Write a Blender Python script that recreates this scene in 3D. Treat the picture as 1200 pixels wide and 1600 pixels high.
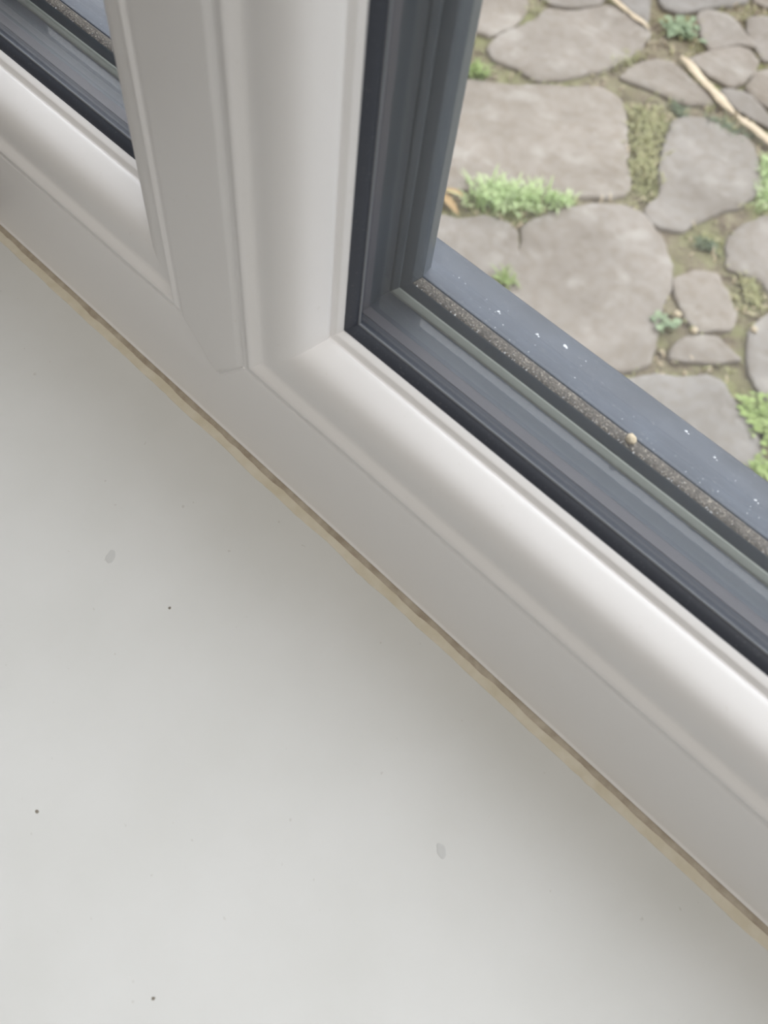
import bpy, bmesh, math, random
from mathutils import Vector, Matrix, noise
sc = bpy.context.scene
for o in list(bpy.data.objects): bpy.data.objects.remove(o)
C = sc.collection

# ---------------------------------------------------------------- camera
cam = bpy.data.cameras.new('camera'); co = bpy.data.objects.new('camera', cam); C.objects.link(co)
X = (0.7202605, 0.6873583, 0.0936126)      # camera right in world
D = (0.6378841, -0.6032106, -0.4787911)                # camera down in world
F = (-0.2726329, 0.4045683, -0.8729237)                # camera forward in world
co.matrix_world = Matrix(((X[0], -D[0], -F[0], 0.0), (X[1], -D[1], -F[1], -0.117775), (X[2], -D[2], -F[2], 0.300), (0, 0, 0, 1)))
cam.sensor_fit = 'VERTICAL'; cam.sensor_height = 36.0; cam.sensor_width = 27.0
cam.lens = 1277.5 * 36 / 1600; cam.clip_start = 0.01; cam.clip_end = 200
cam.dof.use_dof = True; cam.dof.focus_distance = 0.345; cam.dof.aperture_fstop = 11
sc.camera = co

# ---------------------------------------------------------------- light: overcast sky outside, dim room behind the camera
w = bpy.data.worlds.new('world'); sc.world = w; w.use_nodes = True
nt = w.node_tree; nt.nodes.clear()
def N(t, **k):
    n = nt.nodes.new(t)
    for a, v in k.items(): setattr(n, a, v)
    return n
SKY, ROOM = 2.0, 0.235
tc = N('ShaderNodeTexCoord'); sp = N('ShaderNodeSeparateXYZ'); nt.links.new(tc.outputs['Generated'], sp.inputs[0])
def mr(src, a, b, c, d):
    m = N('ShaderNodeMapRange'); m.interpolation_type = 'SMOOTHSTEP'
    for i, v in zip((1, 2, 3, 4), (a, b, c, d)): m.inputs[i].default_value = v
    nt.links.new(src, m.inputs[0]); return m.outputs[0]
side = mr(sp.outputs[1], -0.12, 0.12, 0, 1)
zen = mr(sp.outputs[2], -0.1, 1.0, 0.62, 1.25)
roomz = mr(sp.outputs[2], 0.20, 1.0, 0.14, 4.5)
roomx = mr(sp.outputs[0], -0.7, 1.3, 0.12, 2.2)
roomm = N('ShaderNodeMath', operation='MULTIPLY'); nt.links.new(roomx, roomm.inputs[0]); nt.links.new(roomz, roomm.inputs[1])
def scale(col, val, k):
    m = N('ShaderNodeVectorMath', operation='SCALE'); m.inputs[0].default_value = [c * k for c in col]
    nt.links.new(val, m.inputs['Scale']); return m.outputs[0]
skyc = scale((0.97, 1.0, 1.035), zen, SKY); roomc = scale((1.0, 0.95, 0.875), roomm.outputs[0], ROOM)
mx = N('ShaderNodeMix', data_type='RGBA'); nt.links.new(side, mx.inputs[0]); nt.links.new(roomc, mx.inputs[6]); nt.links.new(skyc, mx.inputs[7])
bg = N('ShaderNodeBackground'); out = N('ShaderNodeOutputWorld')
nt.links.new(mx.outputs[2], bg.inputs[0]); bg.inputs[1].default_value = 1.0; nt.links.new(bg.outputs[0], out.inputs[0])
vs = sc.view_settings; vs.view_transform = 'Standard'; vs.look = 'None'; vs.gamma = 1.0; vs.use_curve_mapping = False
vs.exposure = 0.72

# ---------------------------------------------------------------- materials
def srgb(h):
    f = lambda c: c / 12.92 if c <= .04045 else ((c + .055) / 1.055) ** 2.4
    return tuple(f(v / 255) for v in h) + (1,)
class Mat:
    def __init__(s, name, col, rough=.5, spec=.5):
        s.m = bpy.data.materials.new(name); s.m.use_nodes = True; s.t = s.m.node_tree
        s.b = s.t.nodes['Principled BSDF']; s.b.inputs['Base Color'].default_value = srgb(col)
        s.b.inputs['Roughness'].default_value = rough; s.b.inputs['Specular IOR Level'].default_value = spec
        s.c = s.t.nodes.new('ShaderNodeTexCoord')
    def n(s, t, **k):
        n = s.t.nodes.new(t)
        for a, v in k.items(): setattr(n, a, v)
        return n
    def l(s, a, b): s.t.links.new(a, b)
    def noise(s, scale, detail=4, rough=.55, stretch=None, coord='Object'):
        n = s.n('ShaderNodeTexNoise'); n.inputs['Scale'].default_value = scale; n.inputs['Detail'].default_value = detail; n.inputs['Roughness'].default_value = rough
        src = s.c.outputs[coord]
        if stretch:
            mp = s.n('ShaderNodeMapping'); mp.inputs['Scale'].default_value = stretch; s.l(src, mp.inputs[0]); src = mp.outputs[0]
        s.l(src, n.inputs['Vector']); return n.outputs['Fac']
    def ramp(s, fac, stops):
        r = s.n('ShaderNodeValToRGB'); e = r.color_ramp.elements
        while len(e) < len(stops): e.new(.5)
        for k, (p, c) in zip(e, stops): k.position = p; k.color = srgb(c)
        s.l(fac, r.inputs[0]); return r.outputs[0]
    def mix(s, fac, a, b, mode='MIX'):
        m = s.n('ShaderNodeMix', data_type='RGBA', blend_type=mode)
        for sock, v in ((m.inputs[0], fac), (m.inputs[6], a), (m.inputs[7], b)):
            if hasattr(v, 'is_output'): s.l(v, sock)
            else: sock.default_value = v
        return m.outputs[2]
    def math(s, op, a, b=0.0):
        m = s.n('ShaderNodeMath', operation=op)
        for sock, v in ((m.inputs[0], a), (m.inputs[1], b)):
            if hasattr(v, 'is_output'): s.l(v, sock)
            else: sock.default_value = v
        return m.outputs[0]
    def col(s, v): s.l(v, s.b.inputs['Base Color']); return s
    def bump(s, h, strength=.2, dist=.001):
        b = s.n('ShaderNodeBump'); b.inputs['Strength'].default_value = strength; b.inputs['Distance'].default_value = dist
        s.l(h, b.inputs['Height']); s.l(b.outputs[0], s.b.inputs['Normal']); return s

upvc = Mat('white_upvc', (236, 233, 231), .42, .5)
upvc.col(upvc.mix(upvc.math('MULTIPLY', upvc.ramp(upvc.noise(420, 2), [(.70, (0, 0, 0)), (.76, (255, 255, 255))]), .10), srgb((236, 235, 235)), srgb((190, 180, 165))))
upvc.bump(upvc.noise(14, 2), .06, .002)
deadleaf = Mat('dead_leaf', (176, 150, 112), .8, .2)
board = Mat('painted_board', (232, 229, 222), .42, .45)
_sp = board.ramp(board.noise(260, 2, .5), [(.735, (0, 0, 0)), (.765, (255, 255, 255))])
_sm = board.ramp(board.noise(18, 4), [(.35, (213, 214, 213)), (.7, (208, 209, 207))])
board.col(board.mix(board.math('MULTIPLY', _sp, .30), _sm, srgb((160, 155, 146))))
board.bump(board.noise(60, 5, .6, (1, .18, 1)), .05, .002)
caulkm = Mat('old_sealant', (178, 168, 152), .5, .4)
caulkm.col(caulkm.ramp(caulkm.noise(160, 4), [(.3, (158, 146, 130)), (.7, (190, 181, 166))]))
smear = Mat('yellowed_sealant_film', (218, 208, 182), .45, .4)
smear.col(smear.ramp(smear.noise(120, 3), [(.3, (208, 200, 180)), (.7, (219, 213, 198))]))
anth = Mat('anthracite_foil', (92, 99, 108), .38, .5)
anth.col(anth.mix(anth.math('MULTIPLY', anth.noise(70, 5), .35), srgb((70, 78, 86)), srgb((98, 104, 109))))
anth.bump(anth.noise(900, 2), .08, .0004)
sillm = Mat('grey_sill_foil', (112, 120, 130), .45, .5)
_d = sillm.ramp(sillm.noise(900, 3, .6), [(.66, (0, 0, 0)), (.72, (255, 255, 255))])
sillm.col(sillm.mix(sillm.math('MULTIPLY', _d, .35), sillm.ramp(sillm.noise(45, 5), [(.3, (53, 60, 71)), (.7, (65, 73, 85))]), srgb((190, 190, 188))))
blackr = Mat('black_rubber', (64, 68, 78), .5, .4)
blackr.col(blackr.mix(blackr.math('MULTIPLY', blackr.ramp(blackr.noise(1500, 2), [(.66, (0, 0, 0)), (.7, (255, 255, 255))]), .4), srgb((64, 68, 78)), srgb((130, 132, 136))))
dirtline = Mat('dusty_gasket_edge', (128, 132, 138), .8, .2)
seal = Mat('dark_edge_seal', (62, 66, 74), .6, .3)
spacerm = Mat('grey_spacer_metal', (66, 73, 81), .42, .5)
spacerm.b.inputs['Metallic'].default_value = .25
spacer2 = Mat('grey_spacer_lip', (80, 80, 86), .5, .5)
outerg = Mat('weathered_gasket', (150, 156, 150), .7, .3)
dust = Mat('gritty_dust', (124, 118, 108), .95, .1)
_g = dust.ramp(dust.noise(1400, 3, .7), [(.56, (0, 0, 0)), (.66, (255, 255, 255))])
dust.col(dust.mix(dust.math('MULTIPLY', _g, .75), dust.ramp(dust.noise(500, 3), [(.3, (90, 87, 84)), (.7, (116, 111, 105))]), srgb((205, 198, 184))))
dust.bump(dust.noise(1400, 3), .8, .0006)
fleck = Mat('pale_fleck', (205, 208, 210), .8, .2)
crumbm = Mat('tan_crumb', (196, 182, 156), .9, .1); crumbm.bump(crumbm.noise(900, 3), .8, .001)
dripm = Mat('grey_paint_drip', (196, 197, 196), .35, .4)
speckm = Mat('dark_speck', (128, 122, 112), .8, .2)
wallp = Mat('room_plaster', (92, 84, 74), .85, .2); wallp.bump(wallp.noise(80, 4), .1, .002)
stone = Mat('grey_flagstone', (176, 168, 156), .85, .25)
_oi = stone.n('ShaderNodeObjectInfo')
_st = stone.ramp(stone.noise(5, 5, .55), [(.3, (136, 129, 121)), (.5, (150, 144, 137)), (.7, (164, 158, 152))])
_sl = stone.ramp(stone.noise(38, 4, .6), [(.42, (255, 255, 255)), (.70, (236, 232, 226))])
_s2 = stone.mix(1.0, _st, _sl, 'MULTIPLY')
_tint = stone.ramp(_oi.outputs['Random'], [(0, (250, 246, 240)), (.5, (246, 243, 239)), (1, (240, 243, 246))])
_s3 = stone.mix(1.0, _s2, _tint, 'MULTIPLY')
_li = stone.ramp(stone.noise(11, 5, .6), [(.54, (0, 0, 0)), (.70, (255, 255, 255))])
_dk = stone.ramp(stone.noise(4.3, 5, .7), [(.60, (0, 0, 0)), (.74, (255, 255, 255))])
stone.col(stone.mix(stone.math('MULTIPLY', _dk, .35), stone.mix(stone.math('MULTIPLY', _li, .45), _s3, srgb((184, 180, 173))), srgb((122, 114, 104))))
stone.bump(stone.noise(45, 6, .65), .3, .003)
soil = Mat('joint_soil', (150, 138, 112), 1.0, .05)
_so = soil.ramp(soil.noise(24, 6, .65), [(.30, (92, 81, 68)), (.46, (132, 121, 104)), (.60, (146, 138, 116)), (.74, (172, 162, 140))])
_mo = soil.ramp(soil.noise(6, 4, .6), [(.45, (0, 0, 0)), (.62, (255, 255, 255))])
soil.col(soil.mix(soil.math('MULTIPLY', _mo, .6), _so, srgb((136, 142, 92))))
soil.bump(soil.noise(90, 5, .7), 1.0, .008)
brick = Mat('grey_render', (150, 145, 138), .9, .2); brick.bump(brick.noise(200, 3), .4, .003)
def leafmat(name, a, b):
    m = Mat(name, a, .6, .3); m.col(m.ramp(m.noise(30, 2), [(.3, a), (.7, b)])); return m
grassm = leafmat('fresh_grass', (174, 198, 138), (200, 216, 164))
limem = leafmat('lime_weed', (134, 156, 88), (158, 174, 112))
olivem = leafmat('olive_moss', (150, 152, 106), (178, 174, 132))
bluegm = leafmat('bluish_weed', (124, 142, 112), (148, 164, 130))
darkgm = leafmat('dark_moss', (96, 112, 88), (124, 134, 104))
strawm = leafmat('dry_straw', (196, 178, 150), (214, 199, 174))

glass = bpy.data.materials.new('window_glass'); glass.use_nodes = True
g = glass.node_tree; g.nodes.clear()
go = g.nodes.new('ShaderNodeOutputMaterial'); gm = g.nodes.new('ShaderNodeMixShader'); gt = g.nodes.new('ShaderNodeBsdfTransparent'); gg = g.nodes.new('ShaderNodeBsdfGlossy')
gt.inputs[0].default_value = (.99, .99, .992, 1); gg.inputs['Roughness'].default_value = .0
geo = g.nodes.new('ShaderNodeNewGeometry'); dot = g.nodes.new('ShaderNodeVectorMath'); dot.operation = 'DOT_PRODUCT'
g.links.new(geo.outputs['Normal'], dot.inputs[0]); g.links.new(geo.outputs['Incoming'], dot.inputs[1])
def gmath(op, a, b):
    m = g.nodes.new('ShaderNodeMath'); m.operation = op
    for sock, v in ((m.inputs[0], a), (m.inputs[1], b)):
        if hasattr(v, 'is_output'): g.links.new(v, sock)
        else: sock.default_value = v
    return m.outputs[0]
fr = gmath('ADD', gmath('MULTIPLY', gmath('POWER', gmath('SUBTRACT', 1.0, gmath('ABSOLUTE', dot.outputs['Value'], 0)), 5.0), .96), .04)
g.links.new(fr, gm.inputs[0]); g.links.new(gt.outputs[0], gm.inputs[1]); g.links.new(gg.outputs[0], gm.inputs[2]); g.links.new(gm.outputs[0], go.inputs[0])

# ---------------------------------------------------------------- helpers
def link(name, bm, mat, parent=None, smooth=True, angle=32):
    bmesh.ops.recalc_face_normals(bm, faces=bm.faces)
    if smooth:
        for f in bm.faces: f.smooth = True
        a = math.radians(angle)
        for e in bm.edges:
            if len(e.link_faces) == 2 and e.calc_face_angle(0) > a: e.smooth = False
    me = bpy.data.meshes.new(name); bm.to_mesh(me); bm.free()
    me.materials.append(mat.m if isinstance(mat, Mat) else mat)
    o = bpy.data.objects.new(name, me); C.objects.link(o)
    if parent: o.parent = parent
    return o
def empty(name, loc=(0, 0, 0)):
    o = bpy.data.objects.new(name, None); o.location = loc; C.objects.link(o); o.empty_display_size = .05; return o
def tag(o, label, cat, group=None, kind=None):
    o['label'] = label; o['category'] = cat
    if group: o['group'] = group
    if kind: o['kind'] = kind
    return o
def struct(o, label=None, cat=None):
    o['kind'] = 'structure'
    if label: o['label'] = label
    if cat: o['category'] = cat
    return o
def prism(rings, bm=None, close=True, caps=True):
    """skin a list of rings of 3D points"""
    bm = bm or bmesh.new()
    vs_ = [[bm.verts.new(p) for p in r] for r in rings]
    n = len(rings[0])
    for a, b in zip(vs_, vs_[1:]):
        for i in range(n if close else n - 1):
            j = (i + 1) % n; bm.faces.new((a[i], a[j], b[j], b[i]))
    if caps and close:
        bm.faces.new(vs_[0]); bm.faces.new(list(reversed(vs_[-1])))
    return bm
def box(bm, x0, x1, y0, y1, z0, z1):
    v = [bm.verts.new((x, y, z)) for x in (x0, x1) for y in (y0, y1) for z in (z0, z1)]
    for q in ((0, 1, 3, 2), (4, 6, 7, 5), (0, 4, 5, 1), (2, 3, 7, 6), (0, 2, 6, 4), (1, 5, 7, 3)): bm.faces.new([v[i] for i in q])
    return bm
def side_bar(profile, rect, side):
    """one mitred bar of a glazing frame; profile = (depth mm, offset mm towards the pane)"""
    xl, xr, zb, zt = rect; A = []; B = []
    for d, o in profile:
        d *= .001; o *= .001
        if side == 'bottom': a, b = (xl + o, d, zb + o), (xr - o, d, zb + o)
        elif side == 'top': a, b = (xl + o, d, zt - o), (xr - o, d, zt - o)
        elif side == 'left': a, b = (xl + o, d, zb + o), (xl + o, d, zt - o)
        else: a, b = (xr - o, d, zb + o), (xr - o, d, zt - o)
        A.append(a); B.append(b)
    return prism([A, B])
SIDES = ('bottom', 'left', 'right', 'top')

# ---------------------------------------------------------------- room shell and garden ground
REF_Z = .06405; REF_R = -.1470; REF_L = -.1920          # sight lines of the white bead
FACE_L, FACE_R = -.1866, -.1524                         # flat face of the mullion
WIN_L, WIN_R, WIN_T = -.450, .900, 1.200
FRAME = .0586
GROUND = -.900

bm = bmesh.new()
box(bm, -3.2, 3.2, -.30, .055, GROUND, -.022)
struct(link('wall_front', bm, brick, smooth=False), 'wall under the window', 'wall')
bm = bmesh.new(); box(bm, -3.2, -.345, -.135, -.003, 0, 2.6); box(bm, -3.2, WIN_L, -.003, .09, 0, 2.6)  # first box: out-of-view nib past the frame edge, added to shade the rail's left end
struct(link('wall_left', bm, wallp, smooth=False), 'plastered wall left of the window, with an unseen nib added to shade the rail', 'wall')
bm = bmesh.new(); box(bm, WIN_R, 3.2, -.085, .09, 0, 2.6)
struct(link('wall_right', bm, wallp, smooth=False), 'plastered wall right of the window', 'wall')
bm = bmesh.new(); box(bm, WIN_L, WIN_R, -.085, .09, WIN_T, 2.6)
struct(link('wall_top', bm, wallp, smooth=False), 'plastered wall over the window', 'wall')
bm = bmesh.new(); box(bm, -7, 7, .055, 9, GROUND - .1, GROUND - .010)
bmesh.ops.subdivide_edges(bm, edges=bm.edges, cuts=2, use_grid_fill=True)
struct(link('ground', bm, soil), 'sandy earth with moss between the paving stones', 'ground')

# inner window board, painted white
bm = bmesh.new()
pr = [(.052, -.022), (.052, 0), (-.318, 0), (-.324, -.0018), (-.328, -.006), (-.3285, -.011), (-.328, -.016), (-.324, -.0202), (-.318, -.022)]
prism([[(x, y, z) for y, z in pr] for x in (WIN_L - .5, WIN_R + .3)], bm)
struct(link('trim_1', bm, board), 'wide white painted window board below the white frame', 'window board')

# ---------------------------------------------------------------- the window
win = empty('window_1', (0, 0, 0)); struct(win, 'white plastic window with a mullion between two panes, dark grey outside', 'window')
def rail(name, pr, x0, x1):
    return link(name, prism([[(x, d * .001, z * .001) for d, z in pr] for x in (x0, x1)]), upvc, win)
# bottom rail: flat upright face, small lip at the foot, rounded shoulder at the top
rail('frame_rail', [(0.6, 0), (-.4, 1.2), (-.9, 2.4), (-.85, 2.9), (-.3, 3.5), (0, 4.4), (0, 30), (0, 57.0), (.2, 57.9), (.65, 58.45), (1.3, 58.6), (52, 58.6), (52, 0)], WIN_L, WIN_R)
o = rail('frame_rail', [(0, 1200), (0, 1152), (52, 1152), (52, 1200)], WIN_L, WIN_R)
bm = bmesh.new(); box(bm, WIN_L, WIN_L + .0586, 0, .052, .0586, 1.152); link('frame_stile', bm, upvc, win)
bm = bmesh.new(); box(bm, WIN_R - .0586, WIN_R, 0, .052, .0586, 1.152); link('frame_stile', bm, upvc, win)
# mullion: proud flat face whose foot is cut to a V and welded into the rail
poly = [(FACE_L, 1.16), (FACE_L, .0592), (-.1681, .0403), (FACE_R, .0592), (FACE_R, 1.16)]
bm = bmesh.new()
def inset(poly, d):
    out = []
    n = len(poly); cx = sum(p[0] for p in poly) / n
    for i in range(n):
        a, p, b = Vector(poly[i - 1]), Vector(poly[i]), Vector(poly[(i + 1) % n])
        u = (p - a).normalized(); v = (b - p).normalized()
        nu = Vector((-u.y, u.x)); nv = Vector((-v.y, v.x)); m = (nu + nv).normalized(); k = d / max(.3, m.dot(nu))
        out.append(tuple(p + m * k))
    return out
Y = -.0013
rings = []
for dd, yy in ((0, .030), (0, .0008), (.0002, .0003), (.0016, -.0011), (.0020, -.00125), (.0026, Y)):
    q = inset(poly, dd); rings.append([(x, yy, z) for x, z in q])
prism(rings, bm)
mull = link('mullion', bm, upvc, win, angle=50)
bm = bmesh.new(); box(bm, FACE_L + .004, FACE_R - .004, .0302, .052, .0586, 1.152); link('mullion_core', bm, upvc, mull)

bm = bmesh.new()
for (xa, za), (xb, zb) in (((FACE_L - .0002, .0592), (-.1681, .0400)), ((-.1681, .0400), (FACE_R + .0002, .0592))):
    a, b = Vector((xa, .0001, za)), Vector((xb, .0001, zb)); s = (b - a).normalized().cross(Vector((0, 1, 0))); rings = []
    for t in range(13):
        p = a.lerp(b, t / 12); r = .00055 * (1 + .2 * noise.noise((t * .9, xa * 90, 0)))
        rings.append([tuple(p + s * r * math.cos(q * math.pi / 4) + Vector((0, r * .8 * math.sin(q * math.pi / 4), 0))) for q in range(8)])
    prism(rings, bm)
link('weld_seam', bm, upvc, mull, angle=80)
BEAD = [(.25, -5.4), (.2, -3.6), (-.3, -3.0), (-.55, -2.3), (-.62, -1.7), (-.4, -1.1), (.3, -.4), (1.1, .35), (2.0, 1.1), (2.5, 1.8), (2.7, 3.0), (2.65, 6), (2.75, 8), (3.15, 10.4), (4.0, 12.9), (5.4, 15.1), (7.5, 16.9), (10.2, 18.25), (13.0, 19.25), (15.4, 19.95), (16.5, 20.15), (17.1, 20.05), (17.7, 19.8), (18.2, 19.85), (18.7, 20.6), (19.1, 21.5), (19.6, 21.9), (21.7, 22.55), (22.1, 22.4), (22.1, -5.4)]
GASKET = [(22.1, 18), (22.1, 22.4), (22.5, 23.2), (23.6, 24.6), (24.8, 25.5), (25.6, 25.7), (26, 25.2), (26, 18)]
GASKET_EDGE = [(25.2, 25.75), (25.35, 26.2), (25.75, 26.35), (26, 26.1), (26, 25.3), (25.6, 25.72)]
SEAL = [(30.1, 8), (30.1, 18.3), (35.4, 18.1), (35.4, 8)]
SPACER_LIP = [(35.5, 8), (35.5, 18.2), (39.4, 18.2), (39.8, 17.8), (39.8, 8)]
SPACER = [(39.9, 8), (39.9, 17.7), (43, 17.4), (46.4, 17.3), (48.6, 17.5), (49.9, 18.0), (49.9, 8)]
OUTGASKET = [(50.1, 8), (50.1, 18.3), (50.5, 19.0), (51.6, 20.4), (52.2, 20.5), (52.2, 8)]
OUTER_BOTTOM = [(52.3, -22), (52.3, 20.4), (52.6, 21.4), (53.5, 23.9), (53.9, 24.4), (57.7, 25.4), (57.9, 24.6), (57.9, -22)]
OUTER = [(52.3, -22), (52.3, 20.4), (52.6, 21.4), (53.6, 24.0), (54.0, 24.4), (57.7, 25.5), (58.1, 24.9), (58.6, 25.2), (66, 22.8), (66.4, 22.2), (66.4, -22)]
DUST = [(53.9, 24.5), (54.3, 24.95), (55.5, 25.35), (57.2, 25.85), (57.6, 25.6), (57.6, 25.48), (54.0, 24.42)]
def light(rect, sides):
    for s in SIDES:
        link('glazing_bead', side_bar(BEAD, rect, s), upvc, win)
        gk = link('gasket', side_bar(GASKET, rect, s), blackr, win); gk['label'] = 'black rubber gasket'
        ge = link('gasket_edge', side_bar(GASKET_EDGE, rect, s), dirtline, gk); ge['label'] = 'thin dusty edge of the gasket'
    xl, xr, zb, zt = rect
    for y0, y1, of in ((26.05, 30.05, 17), (46, 49.85, 18.2)):
        o = of * .001; bm = bmesh.new(); box(bm, xl + o, xr - o, y0 * .001, y1 * .001, zb + o, zt - o)
        link('glass_pane', bm, glass, win, smooth=False)
    for s in SIDES:
        link('edge_seal', side_bar(SEAL, rect, s), seal, win)
        sb = link('spacer_bar', side_bar(SPACER, rect, s), spacerm, win)
        link('spacer_lip', side_bar(SPACER_LIP, rect, s), spacer2, sb)
        link('outer_gasket', side_bar(OUTGASKET, rect, s), outerg if s == 'bottom' else anth, win)
        of = link('outer_frame', side_bar(OUTER_BOTTOM if s == 'bottom' else OUTER, rect, s), anth, win); of['label'] = 'anthracite grey outer frame'
        if s == 'bottom': link('dusty_ledge', side_bar(DUST, rect, s), dust, of)['label'] = 'narrow ledge covered in pale grit'
right = (REF_R, WIN_R - .064, REF_Z, 1.146); left = (WIN_L + .064, REF_L, REF_Z, 1.146)
light(right, SIDES); light(left, SIDES)
# sloping outer sill, one piece below both panes
SILL = [(58.3, 88.9), (58.6, 89.3), (59.2, 89.4), (66, 86.85), (76, 82.6), (87.0, 77.9), (88.2, 77.0), (88.8, 75.8), (89, 74), (89, 52), (87.4, 52), (87.4, 74.5), (66.5, 83), (58.3, 85)]
os_ = link('outer_sill', prism([[(x, d * .001, z * .001) for d, z in SILL] for x in (WIN_L, WIN_R)]), sillm, win); os_['label'] = 'grey sloping outer sill'

# sealant bead in the corner between board and frame, and the old film beside it
rng = random.Random(4)
xs = [WIN_L + .002 + i * .003 for i in range(int((WIN_R - WIN_L - .004) / .003))]
rings = []
for x in xs:
    n1 = noise.noise((x * 60, 0, 0)); n2 = noise.noise((x * 180, 3, 0)); a = .0027 + .0007 * n1 + .0004 * n2; h = .0018 + .0003 * n2
    rings.append([(x, .0005, .0001), (x, -.00025, h), (x, -a * .35, h * .62), (x, -a * .7, h * .35), (x, -a, .0003), (x, -a - .0001, .0001)])
bd = link('sealant_bead', prism(rings), caulkm, win, angle=60); bd['label'] = 'uneven beige line of sealant'
rings = []
for x in xs:
    a = .0064 + .0008 * noise.noise((x * 45, 7, 0)) + .0003 * noise.noise((x * 300, 9, 0))
    rings.append([(x, -.001, .00005), (x, -.001, .00035), (x, -a + .0003, .0003), (x, -a, .00005)])
sm = link('sealant_film', prism(rings), smear, win); sm['label'] = 'yellowish film of old sealant on the board'

# ---------------------------------------------------------------- crazy paving: outlines in metres on the ground
STONES = {
 'top_left': [(-1.458,1.801),(-1.307,2.008),(-1.169,1.814),(-1.143,1.755),(-1.130,1.694),(-1.137,1.632),(-1.170,1.620),(-1.231,1.571),(-1.326,1.628)],
 'oval': [(-1.111,1.587),(-1.123,1.659),(-1.104,1.760),(-1.116,1.846),(-1.071,1.877),(-1.043,1.954),(-1.026,1.990),(-0.955,1.994),(-0.885,1.978),(-0.855,1.896),(-0.862,1.806),(-0.878,1.731),(-0.907,1.648),(-0.951,1.588),(-1.016,1.575),(-1.069,1.561)],
 'centre': [(-1.089,1.410),(-1.040,1.460),(-0.974,1.516),(-0.905,1.607),(-0.830,1.678),(-0.775,1.687),(-0.707,1.628),(-0.626,1.513),(-0.571,1.452),(-0.562,1.412),(-0.634,1.326),(-0.710,1.261),(-0.780,1.189),(-0.830,1.117),(-0.884,1.052),(-1.142,1.331)],
 'lower_centre': [(-0.647,1.199),(-0.625,1.268),(-0.585,1.333),(-0.542,1.384),(-0.490,1.391),(-0.428,1.367),(-0.370,1.318),(-0.343,1.267),(-0.315,1.192),(-0.271,1.116),(-0.246,1.052),(-0.270,1.012),(-0.338,0.934),(-0.452,0.937),(-0.548,0.954),(-0.586,1.042),(-0.611,1.110),(-0.648,1.162)],
 'lower_left': [(-0.814,1.017),(-0.783,1.044),(-0.746,1.068),(-0.718,1.115),(-0.684,1.140),(-0.644,1.129),(-0.602,1.078),(-0.593,1.033),(-0.583,0.965),(-0.662,0.927),(-0.732,0.927)],
 'rounded_right': [(-0.633,1.720),(-0.624,1.757),(-0.577,1.800),(-0.520,1.799),(-0.483,1.823),(-0.442,1.790),(-0.374,1.699),(-0.355,1.662),(-0.364,1.596),(-0.389,1.526),(-0.406,1.472),(-0.405,1.424),(-0.441,1.400),(-0.481,1.396),(-0.507,1.426),(-0.504,1.487),(-0.560,1.559),(-0.597,1.636)],
 'kite': [(-0.818,1.766),(-0.819,1.815),(-0.807,1.885),(-0.770,1.919),(-0.715,1.901),(-0.652,1.883),(-0.607,1.855),(-0.652,1.815),(-0.706,1.794),(-0.765,1.781)],
 'right_mid': [(-0.745,1.973),(-0.739,2.025),(-0.699,2.121),(-0.664,2.130),(-0.630,2.108),(-0.607,2.051),(-0.604,1.997),(-0.622,1.965),(-0.671,1.958),(-0.714,1.961)],
 'right_up': [(-0.844,2.164),(-0.834,2.206),(-0.787,2.230),(-0.722,2.201),(-0.665,2.164),(-0.705,2.131),(-0.735,2.056),(-0.777,2.084)],
 'far_right': [(-0.645,2.154),(-0.721,2.217),(-0.744,2.268),(-0.710,2.326),(-0.639,2.435),(-0.511,2.203),(-0.594,2.150),(-0.624,2.128)],
 'right_edge': [(-0.584,1.989),(-0.593,2.065),(-0.585,2.118),(-0.497,2.178),(-0.383,1.971),(-0.501,1.968),(-0.548,1.968)],
 'wedge': [(-0.623,1.928),(-0.607,1.955),(-0.574,1.964),(-0.507,1.945),(-0.449,1.910),(-0.472,1.896),(-0.528,1.888),(-0.585,1.903)],
 'top_mid': [(-1.068,2.283),(-0.910,2.501),(-0.798,2.344),(-0.817,2.279),(-0.844,2.228),(-0.862,2.184),(-0.885,2.129),(-0.929,2.110)],
 'top_sliver': [(-1.133,2.194),(-1.080,2.267),(-0.904,2.009),(-0.947,2.013),(-1.017,2.031)],
 'top_centre': [(-1.265,2.013),(-1.148,2.173),(-1.046,1.993),(-1.084,1.899),(-1.129,1.873),(-1.173,1.882)],
 'top_right': [(-0.883,2.537),(-0.776,2.684),(-0.655,2.464),(-0.744,2.366),(-0.783,2.354)],
 'right_low': [(-0.324,1.482),(-0.328,1.529),(-0.306,1.611),(-0.240,1.711),(-0.130,1.511),(-0.159,1.396),(-0.217,1.439),(-0.250,1.415),(-0.281,1.407)],
 'small': [(-0.337,1.285),(-0.320,1.337),(-0.285,1.366),(-0.250,1.338),(-0.195,1.303),(-0.189,1.258),(-0.227,1.205),(-0.251,1.208),(-0.298,1.238)],
 'bar': [(-0.236,1.155),(-0.191,1.216),(-0.152,1.210),(-0.124,1.202),(-0.166,1.153),(-0.221,1.097),(-0.234,1.128)],
 'bottom': [(-0.250,0.993),(-0.207,1.054),(-0.151,1.106),(-0.118,1.120),(-0.080,1.094),(-0.043,1.086),(0.003,1.051),(0.034,1.023),(0.087,0.984),(0.026,0.938),(-0.070,0.935),(-0.186,0.935),(-0.257,0.940)],
 'right_bottom': [(-0.145,1.282),(-0.150,1.327),(-0.102,1.461),(0.047,1.189),(-0.030,1.149),(-0.070,1.173),(-0.113,1.219)],
}
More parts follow.
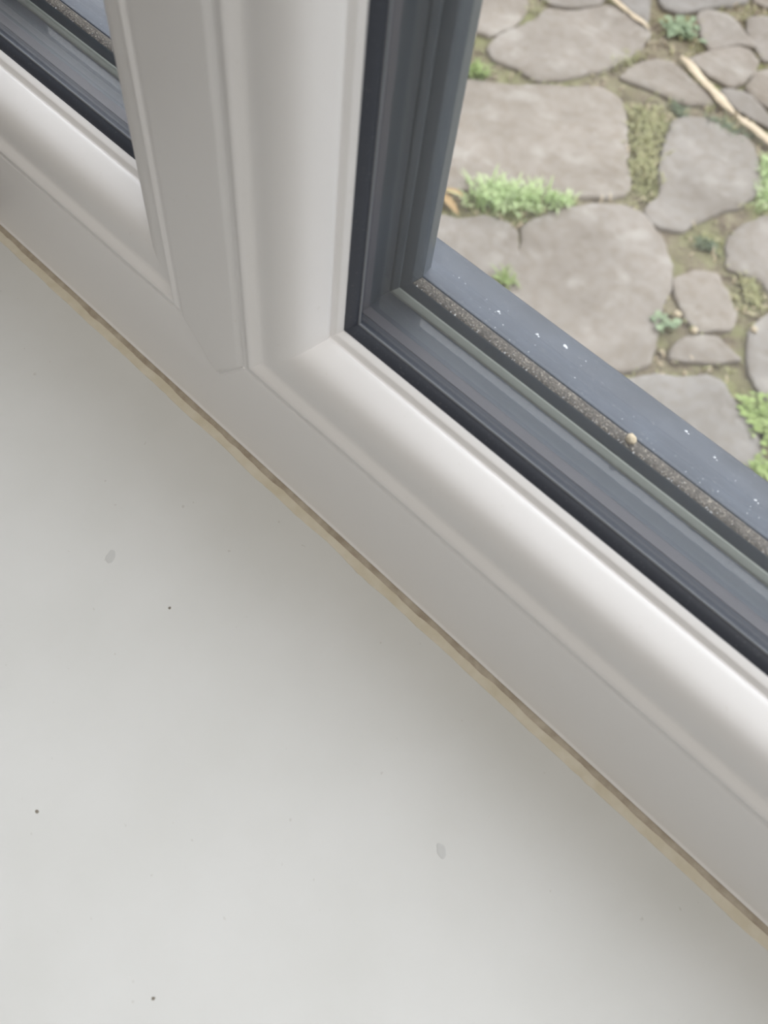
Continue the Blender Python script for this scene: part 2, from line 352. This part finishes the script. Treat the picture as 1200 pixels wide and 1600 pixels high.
STONE_LABEL = {
 'top_left': 'pale flagstone cut off by the dark window jamb at the top',
 'oval': 'long oval grey flagstone above the largest one, its right tip reaching the straw',
 'centre': 'largest flagstone, wide and pale, right beside the dark jamb above the green tuft',
 'lower_centre': 'big flagstone just under the green tuft, its lower edge hidden by the grey outer sill',
 'lower_left': 'flagstone fragment in the corner between dark jamb and grey outer sill',
 'rounded_right': 'rounded grey flagstone right of the grassy upright joint',
 'kite': 'small pointed kite-shaped flagstone between the straw and the dark mossy gap',
 'right_mid': 'grey flagstone below the bluish weed, on the right of the straw',
 'right_up': 'small brownish flagstone right beside the bluish weed near the top edge',
 'far_right': 'brownish flagstone at the right edge of the view near the top',
 'right_edge': 'flagstone at the right edge just above the end of the straw',
 'wedge': 'thin wedge of flagstone lying along the right side of the straw',
 'top_mid': 'flagstone cut by the top edge of the view above the bluish weed',
 'top_sliver': 'narrow flagstone sliver at the top edge between straw and brown soil',
 'top_centre': 'flagstone at the top edge just above the long oval one',
 'top_right': 'flagstone in the top right corner of the view',
 'right_low': 'flagstone at the right edge beside the yellow-green moss patch',
 'small': 'small squarish flagstone below the rounded grey one, ringed by dark joints',
 'bar': 'short bar-shaped flagstone below the small squarish one',
 'bottom': 'lowest flagstone, warm beige, running along the grey outer sill on the right',
 'right_bottom': 'flagstone at the right edge above the bright green leafy weed',
}
def flagstone(pts, seed):
    # rounded, slightly ragged outline
    P = [Vector(p) for p in pts]
    for _ in range(2):
        Q = []
        for i in range(len(P)):
            a, b = P[i], P[(i + 1) % len(P)]
            Q += [a * .86 + b * .14, a * .14 + b * .86]
        P = Q
    R = []
    for i in range(len(P)):
        a, b = P[i], P[(i + 1) % len(P)]
        n = max(1, int((b - a).length / .011))
        R += [a.lerp(b, k / n) for k in range(n)]
    P = []
    c = sum(R, Vector((0, 0))) / len(R)
    for p in R:
        n = noise.noise((p.x * 16, p.y * 16, seed)) * .009 + noise.noise((p.x * 55, p.y * 55, seed)) * .005
        P.append(p + (p - c).normalized() * (n + .008))
    rings = []
    for f, z in ((1.0, -.035), (1.0, -.009), (.995, -.004), (.985, -.0012), (.965, 0), (.80, .0006), (.55, .0), (.28, .0004)):
        rings.append([(c.x + (p.x - c.x) * f, c.y + (p.y - c.y) * f, GROUND + z + .0035 * noise.noise((p.x * f * 5 + c.x, p.y * f * 5, seed)) * (f < .99)) for p in P])
    return prism(rings)
for k, (key, pts) in enumerate(STONES.items()):
    o = link('flagstone', flagstone(pts, k * 3.7), stone, smooth=True, angle=70)
    tag(o, STONE_LABEL[key], 'paving stone', 'flagstones of the paving')

# ---------------------------------------------------------------- plants in the joints
def blade(bm, base, ang, length, width, lean, rng):
    d = Vector((math.cos(ang), math.sin(ang), 0)); s = Vector((-d.y, d.x, 0)); n = 5; prev = None
    for i in range(n + 1):
        t = i / n; p = Vector(base) + d * (length * lean * t ** 1.6) + Vector((0, 0, length * (1 - .45 * lean) * math.sin(t * (1.3 + .5 * lean)) ))
        wd = width * (1 - t ** 2.2) * .5 + .0004
        v = (bm.verts.new(p - s * wd), bm.verts.new(p + s * wd + Vector((0, 0, wd * .3))))
        if prev: bm.faces.new((prev[0], prev[1], v[1], v[0]))
        prev = v
def leafshape(bm, base, ang, length, width, tilt):
    d = Vector((math.cos(ang) * math.cos(tilt), math.sin(ang) * math.cos(tilt), math.sin(tilt))); s = Vector((-math.sin(ang), math.cos(ang), 0)); prev = None
    for i in range(7):
        t = i / 6; wd = width * .5 * math.sin(math.pi * (.08 + .9 * t)) ** .8; p = Vector(base) + d * length * t - Vector((0, 0, .25 * length * t * t))
        v = (bm.verts.new(p - s * wd + Vector((0, 0, wd * .25))), bm.verts.new(p), bm.verts.new(p + s * wd + Vector((0, 0, wd * .25))))
        if prev:
            bm.faces.new((prev[0], prev[1], v[1], v[0])); bm.faces.new((prev[1], prev[2], v[2], v[1]))
        prev = v
def plant(name, a, b, spread, n, size, mat, label, cat, seed, kind='blade', stuff=False, wid=.0045):
    rng = random.Random(seed); bm = bmesh.new(); cx, cy = (a[0] + b[0]) / 2, (a[1] + b[1]) / 2
    for i in range(n):
        t = rng.random(); x = a[0] + (b[0] - a[0]) * t + rng.gauss(0, spread); y = a[1] + (b[1] - a[1]) * t + rng.gauss(0, spread)
        L = size * rng.uniform(.55, 1.2); ang = rng.uniform(0, 6.283); z0 = GROUND - .012
        if kind == 'blade': blade(bm, (x - cx, y - cy, z0 - GROUND), ang, L, wid * rng.uniform(.7, 1.3), rng.uniform(.35, 1.0), rng)
        else: leafshape(bm, (x - cx, y - cy, z0 - GROUND + rng.uniform(.006, .02)), ang, L, L * .55, rng.uniform(.1, .8))
    o = link(name, bm, mat, angle=80); o.location = (cx, cy, GROUND)
    tag(o, label, cat, None, 'stuff' if stuff else None)
    return o
plant('grass_tuft', (-.770, 1.150), (-.672, 1.252), .020, 330, .050, grassm, 'largest green grass tuft, in the joint under the largest flagstone', 'grass', 1)
plant('grass_tuft', (-.662, 1.262), (-.632, 1.300), .009, 80, .032, grassm, 'small grass tuft at the right end of the largest tuft', 'grass', 2)
plant('grass_tuft', (-1.085, 1.466), (-1.045, 1.492), .012, 110, .034, limem, 'bright grass tuft against the dark jamb between two flagstones', 'grass', 3)
plant('moss_patch', (-.70, 1.700), (-.552, 1.490), .021, 420, .026, olivem, 'yellowish-green grass and moss filling the upright joint left of the rounded flagstone', 'moss', 4)
plant('leafy_weed', (-.842, 2.045), (-.828, 2.060), .016, 64, .026, bluegm, 'bluish-green leafy weed on brown soil near the top edge', 'weed', 5, 'leaf')
plant('moss_patch', (-.870, 1.780), (-.842, 1.878), .009, 110, .022, olivem, 'mossy strip under the right tip of the long oval flagstone', 'moss', 6)
plant('moss_patch', (-.575, 1.800), (-.490, 1.815), .011, 150, .020, darkgm, 'mossy joint over the top of the rounded grey flagstone', 'moss', 7)
plant('moss_patch', (-.407, 1.790), (-.325, 1.640), .010, 170, .030, grassm, 'strip of green grass along the right side of the rounded flagstone', 'moss', 8)
plant('leafy_weed', (-.290, 1.150), (-.278, 1.160), .008, 22, .026, bluegm, 'small dark weed beside the joint left of the small squarish flagstone', 'weed', 9, 'leaf')
plant('moss_patch', (-.235, 1.412), (-.182, 1.364), .012, 210, .016, olivem, 'yellow-green moss patch beside the small squarish flagstone on the right', 'moss', 10)
plant('leafy_weed', (-.038, 1.130), (.010, 1.085), .018, 170, .020, limem, 'bright green leafy weed at the right edge over the outer sill', 'weed', 11, 'leaf')
plant('leafy_weed', (.035, 1.010), (.060, 1.000), .014, 120, .018, limem, 'lime green weed at the right edge touching the outer sill line', 'weed', 12, 'leaf')
plant('grass_tuft', (-.585, 1.000), (-.562, 1.010), .007, 60, .034, limem, 'lone lime green tuft just over the edge of the grey outer sill', 'grass', 13)
plant('moss_patch', (-.366, 1.424), (-.335, 1.432), .008, 90, .018, darkgm, 'dark moss under the rounded grey flagstone', 'moss', 14)
plant('moss_patch', (-.675, 1.785), (-.630, 1.765), .007, 90, .018, darkgm, 'dark green moss below the small kite-shaped flagstone', 'moss', 15)
plant('moss_patch', (-.64, 1.85), (-.60, 1.845), .007, 60, .016, olivem, 'thin moss between the kite-shaped flagstone and the straw', 'moss', 16)

def inside(x, y, pts):
    c = False
    for i in range(len(pts)):
        (x1, y1), (x2, y2) = pts[i - 1], pts[i]
        if (y1 > y) != (y2 > y) and x < (x2 - x1) * (y - y1) / (y2 - y1) + x1: c = not c
    return c
def near_stone(x, y, m=.004):
    return any(inside(x + a, y + b, p) for p in STONES.values() for a, b in ((m, 0), (-m, 0), (0, m), (0, -m)))
for nm, mt, lab, seed, cnt in (('joint_grass', olivem, 'sparse short yellowish grass growing all along the joints', 31, 1500), ('joint_litter', strawm, 'dry grass litter scattered in the joints', 32, 700)):
    rng = random.Random(seed); bm = bmesh.new(); k = 0
    while k < cnt:
        x, y = rng.uniform(-1.25, .12), rng.uniform(.95, 2.35)
        if noise.noise((x * 7, y * 7, seed)) < rng.uniform(-.35, .35) or near_stone(x, y): continue
        blade(bm, (x, y, GROUND - .011), rng.uniform(0, 6.28), rng.uniform(.010, .022), .004, rng.uniform(.6, 1.0), rng); k += 1
    tag(link(nm, bm, mt, angle=80), lab, 'grass', None, 'stuff')

# dry straw lying over the stones in three lengths
def straw(a, b, wd, label, seed, z=.006):
    a, b = Vector((*a, GROUND + z)), Vector((*b, GROUND + z)); d = (b - a); s = Vector((-d.y, d.x, 0)).normalized(); rings = []
    for i in range(25):
        t = i / 24; p = a + d * t + s * .006 * noise.noise((t * 3, seed, 0)) + Vector((0, 0, .003 * noise.noise((t * 5, seed, 4))))
        r = wd * (.8 + .35 * noise.noise((t * 6, seed, 2))) * (.35 + .65 * min(1, 8 * t, 8 * (1 - t)))
        rings.append([tuple(p + s * r * math.cos(q * math.pi / 4) + Vector((0, 0, r * .25 * math.sin(q * math.pi / 4)))) for q in range(8)])
    o = link('dry_straw', prism(rings), strawm, angle=60); tag(o, label, 'straw', 'dry straw across the paving')
straw((-1.075, 2.030), (-.889, 1.983), .0095, 'pale tan straw over the long oval flagstone, upper left of the three lengths', 1)
straw((-.765, 1.950), (-.548, 1.862), .0150, 'pale tan straw between the kite-shaped flagstone and its right neighbour, middle of the three lengths', 5)
straw((-.540, 1.862), (-.372, 1.828), .0145, 'pale tan straw reaching the right edge of the view, lowest of the three lengths', 9)
bm = bmesh.new(); leafshape(bm, (0, 0, 0), -.15, .070, .020, .12)
leafshape(bm, (.005, .012, .002), .5, .045, .016, .2)
o = link('dry_leaf', bm, deadleaf, angle=80); o.location = (-.830, 1.083, GROUND + .012)
tag(o, 'curled tan dry leaf beside the dark jamb, left of the largest green tuft', 'leaf')
def pebble(x, y, r, label, seed, z=.004):
    bm = bmesh.new(); bmesh.ops.create_icosphere(bm, subdivisions=2, radius=r)
    for v in bm.verts: v.co *= 1 + .3 * noise.noise(v.co * (1.2 / r) + Vector((seed, 0, 0))); v.co.z *= .6
    o = link('pebble', bm, crumbm, angle=80); o.location = (x, y, GROUND + z); tag(o, label, 'pebble', 'pale pebbles in the joints')
pebble(-.279, 1.200, .0085, 'pale pebble beside the small dark weed', 1)
pebble(-.231, 1.190, .0075, 'pale pebble at the lower left corner of the small squarish flagstone', 2)
pebble(-.147, 1.288, .0075, 'pale pebble at the right end of the bar-shaped flagstone', 3)

# ---------------------------------------------------------------- dirt on the frame and the board
rng = random.Random(11); bm = bmesh.new()
def chip(bm, p, r, up, rng, flat=.5):
    up = Vector(up).normalized(); t = up.orthogonal().normalized(); u = up.cross(t); a0 = rng.uniform(0, 6.28); el = rng.uniform(.5, 1.0)
    ring = [bm.verts.new(Vector(p) + (t * math.cos(a0 + k) + u * math.sin(a0 + k) * el) * r * rng.uniform(.6, 1.1)) for k in [j * 1.0472 for j in range(6)]]
    top = bm.verts.new(Vector(p) + up * r * flat)
    for k in range(6): bm.faces.new((ring[k], ring[(k + 1) % 6], top))
    bm.faces.new(list(reversed(ring)))
def sill_z(d): return .0894 - (d - .0592) * .375 if d < .066 else .08685 - (d - .066) * .426
for i in range(150):
    x = rng.uniform(-.12, .13) if i < 110 else rng.uniform(-.40, -.28)
    d = .0592 + abs(rng.gauss(0, .010)); d = min(d, .0872)
    chip(bm, (x, d, sill_z(d)), rng.uniform(.00010, .00034), (0, .4, .9), rng)
for x, d, r in ((-.0796, .0735, .0009), (-.0703, .079, .0011), (-.0950, .0700, .0008), (-.0192, .082, .0008), (-.0065, .079, .0009), (.012, .0725, .0008), (.03, .0705, .0009)):
    chip(bm, (x, d, sill_z(d)), r, (0, .4, .9), rng)
    chip(bm, (x + .0011, d - .0006, sill_z(d - .0006)), r * .55, (0, .4, .9), rng)
for i in range(420):
    x = rng.uniform(-.122, .14) if i < 330 else rng.uniform(-.40, -.28); d = .0539 + min(.0036, abs(rng.gauss(0, .0012)))
    chip(bm, (x, d, REF_Z + .0247 + (d - .0539) * .3), rng.uniform(.00012, .00042), (0, -.3, .9), rng, .8)
o = link('grit', bm, fleck, smooth=False); tag(o, 'pale grit scattered along the grey ledge and outer sill', 'grit', None, 'stuff')
bm = bmesh.new(); bmesh.ops.create_icosphere(bm, subdivisions=3, radius=.0017)
for v in bm.verts: v.co *= 1 + .35 * noise.noise(v.co * 1600)
o = link('crumb', bm, crumbm, angle=80); o.location = (-.0292, .0563, REF_Z + .0262); tag(o, 'single tan crumb sitting on the dusty ledge outside the right pane', 'crumb')
def blob(name, x, y, rx, ry, rot, mat, label, cat, seed, h=.00015, group=None):
    rings = []
    for f, z in ((1, -.00005), (1, .00008), (.9, h * .8), (.6, h), (.2, h)):
        r = []
        for k in range(20):
            a = k / 20 * 2 * math.pi; q = f * (1 + .28 * noise.noise((math.cos(a) * 1.3, math.sin(a) * 1.3, seed)))
            px, py = rx * math.cos(a) * q, ry * math.sin(a) * q
            r.append((px * math.cos(rot) - py * math.sin(rot), px * math.sin(rot) + py * math.cos(rot), z))
        rings.append(r)
    o = link(name, prism(rings), mat, angle=70); o.location = (x, y, 0); tag(o, label, cat, group); return o
blob('paint_drip', -.1543, -.0720, .0018, .0030, .6, dripm, 'flat grey drip on the window board, left one under the mullion foot', 'drip', 1)
blob('paint_drip', .0120, -.0607, .0016, .0026, 1.1, dripm, 'flat grey drip on the window board, right one near the lower middle', 'drip', 2)
for k, (x, y, r, lab) in enumerate(((-.0950, -.1476, .0007, 'dark speck near the left side of the window board'), (-.0244, -.1553, .0006, 'dark speck near the bottom edge of the window board'),
                              (-.1216, -.0695, .0006, 'faint speck on the board right of the left grey drip'))):
    blob('speck', x, y, r, r * .8, k, speckm, lab, 'speck', 20 + k, .0002)
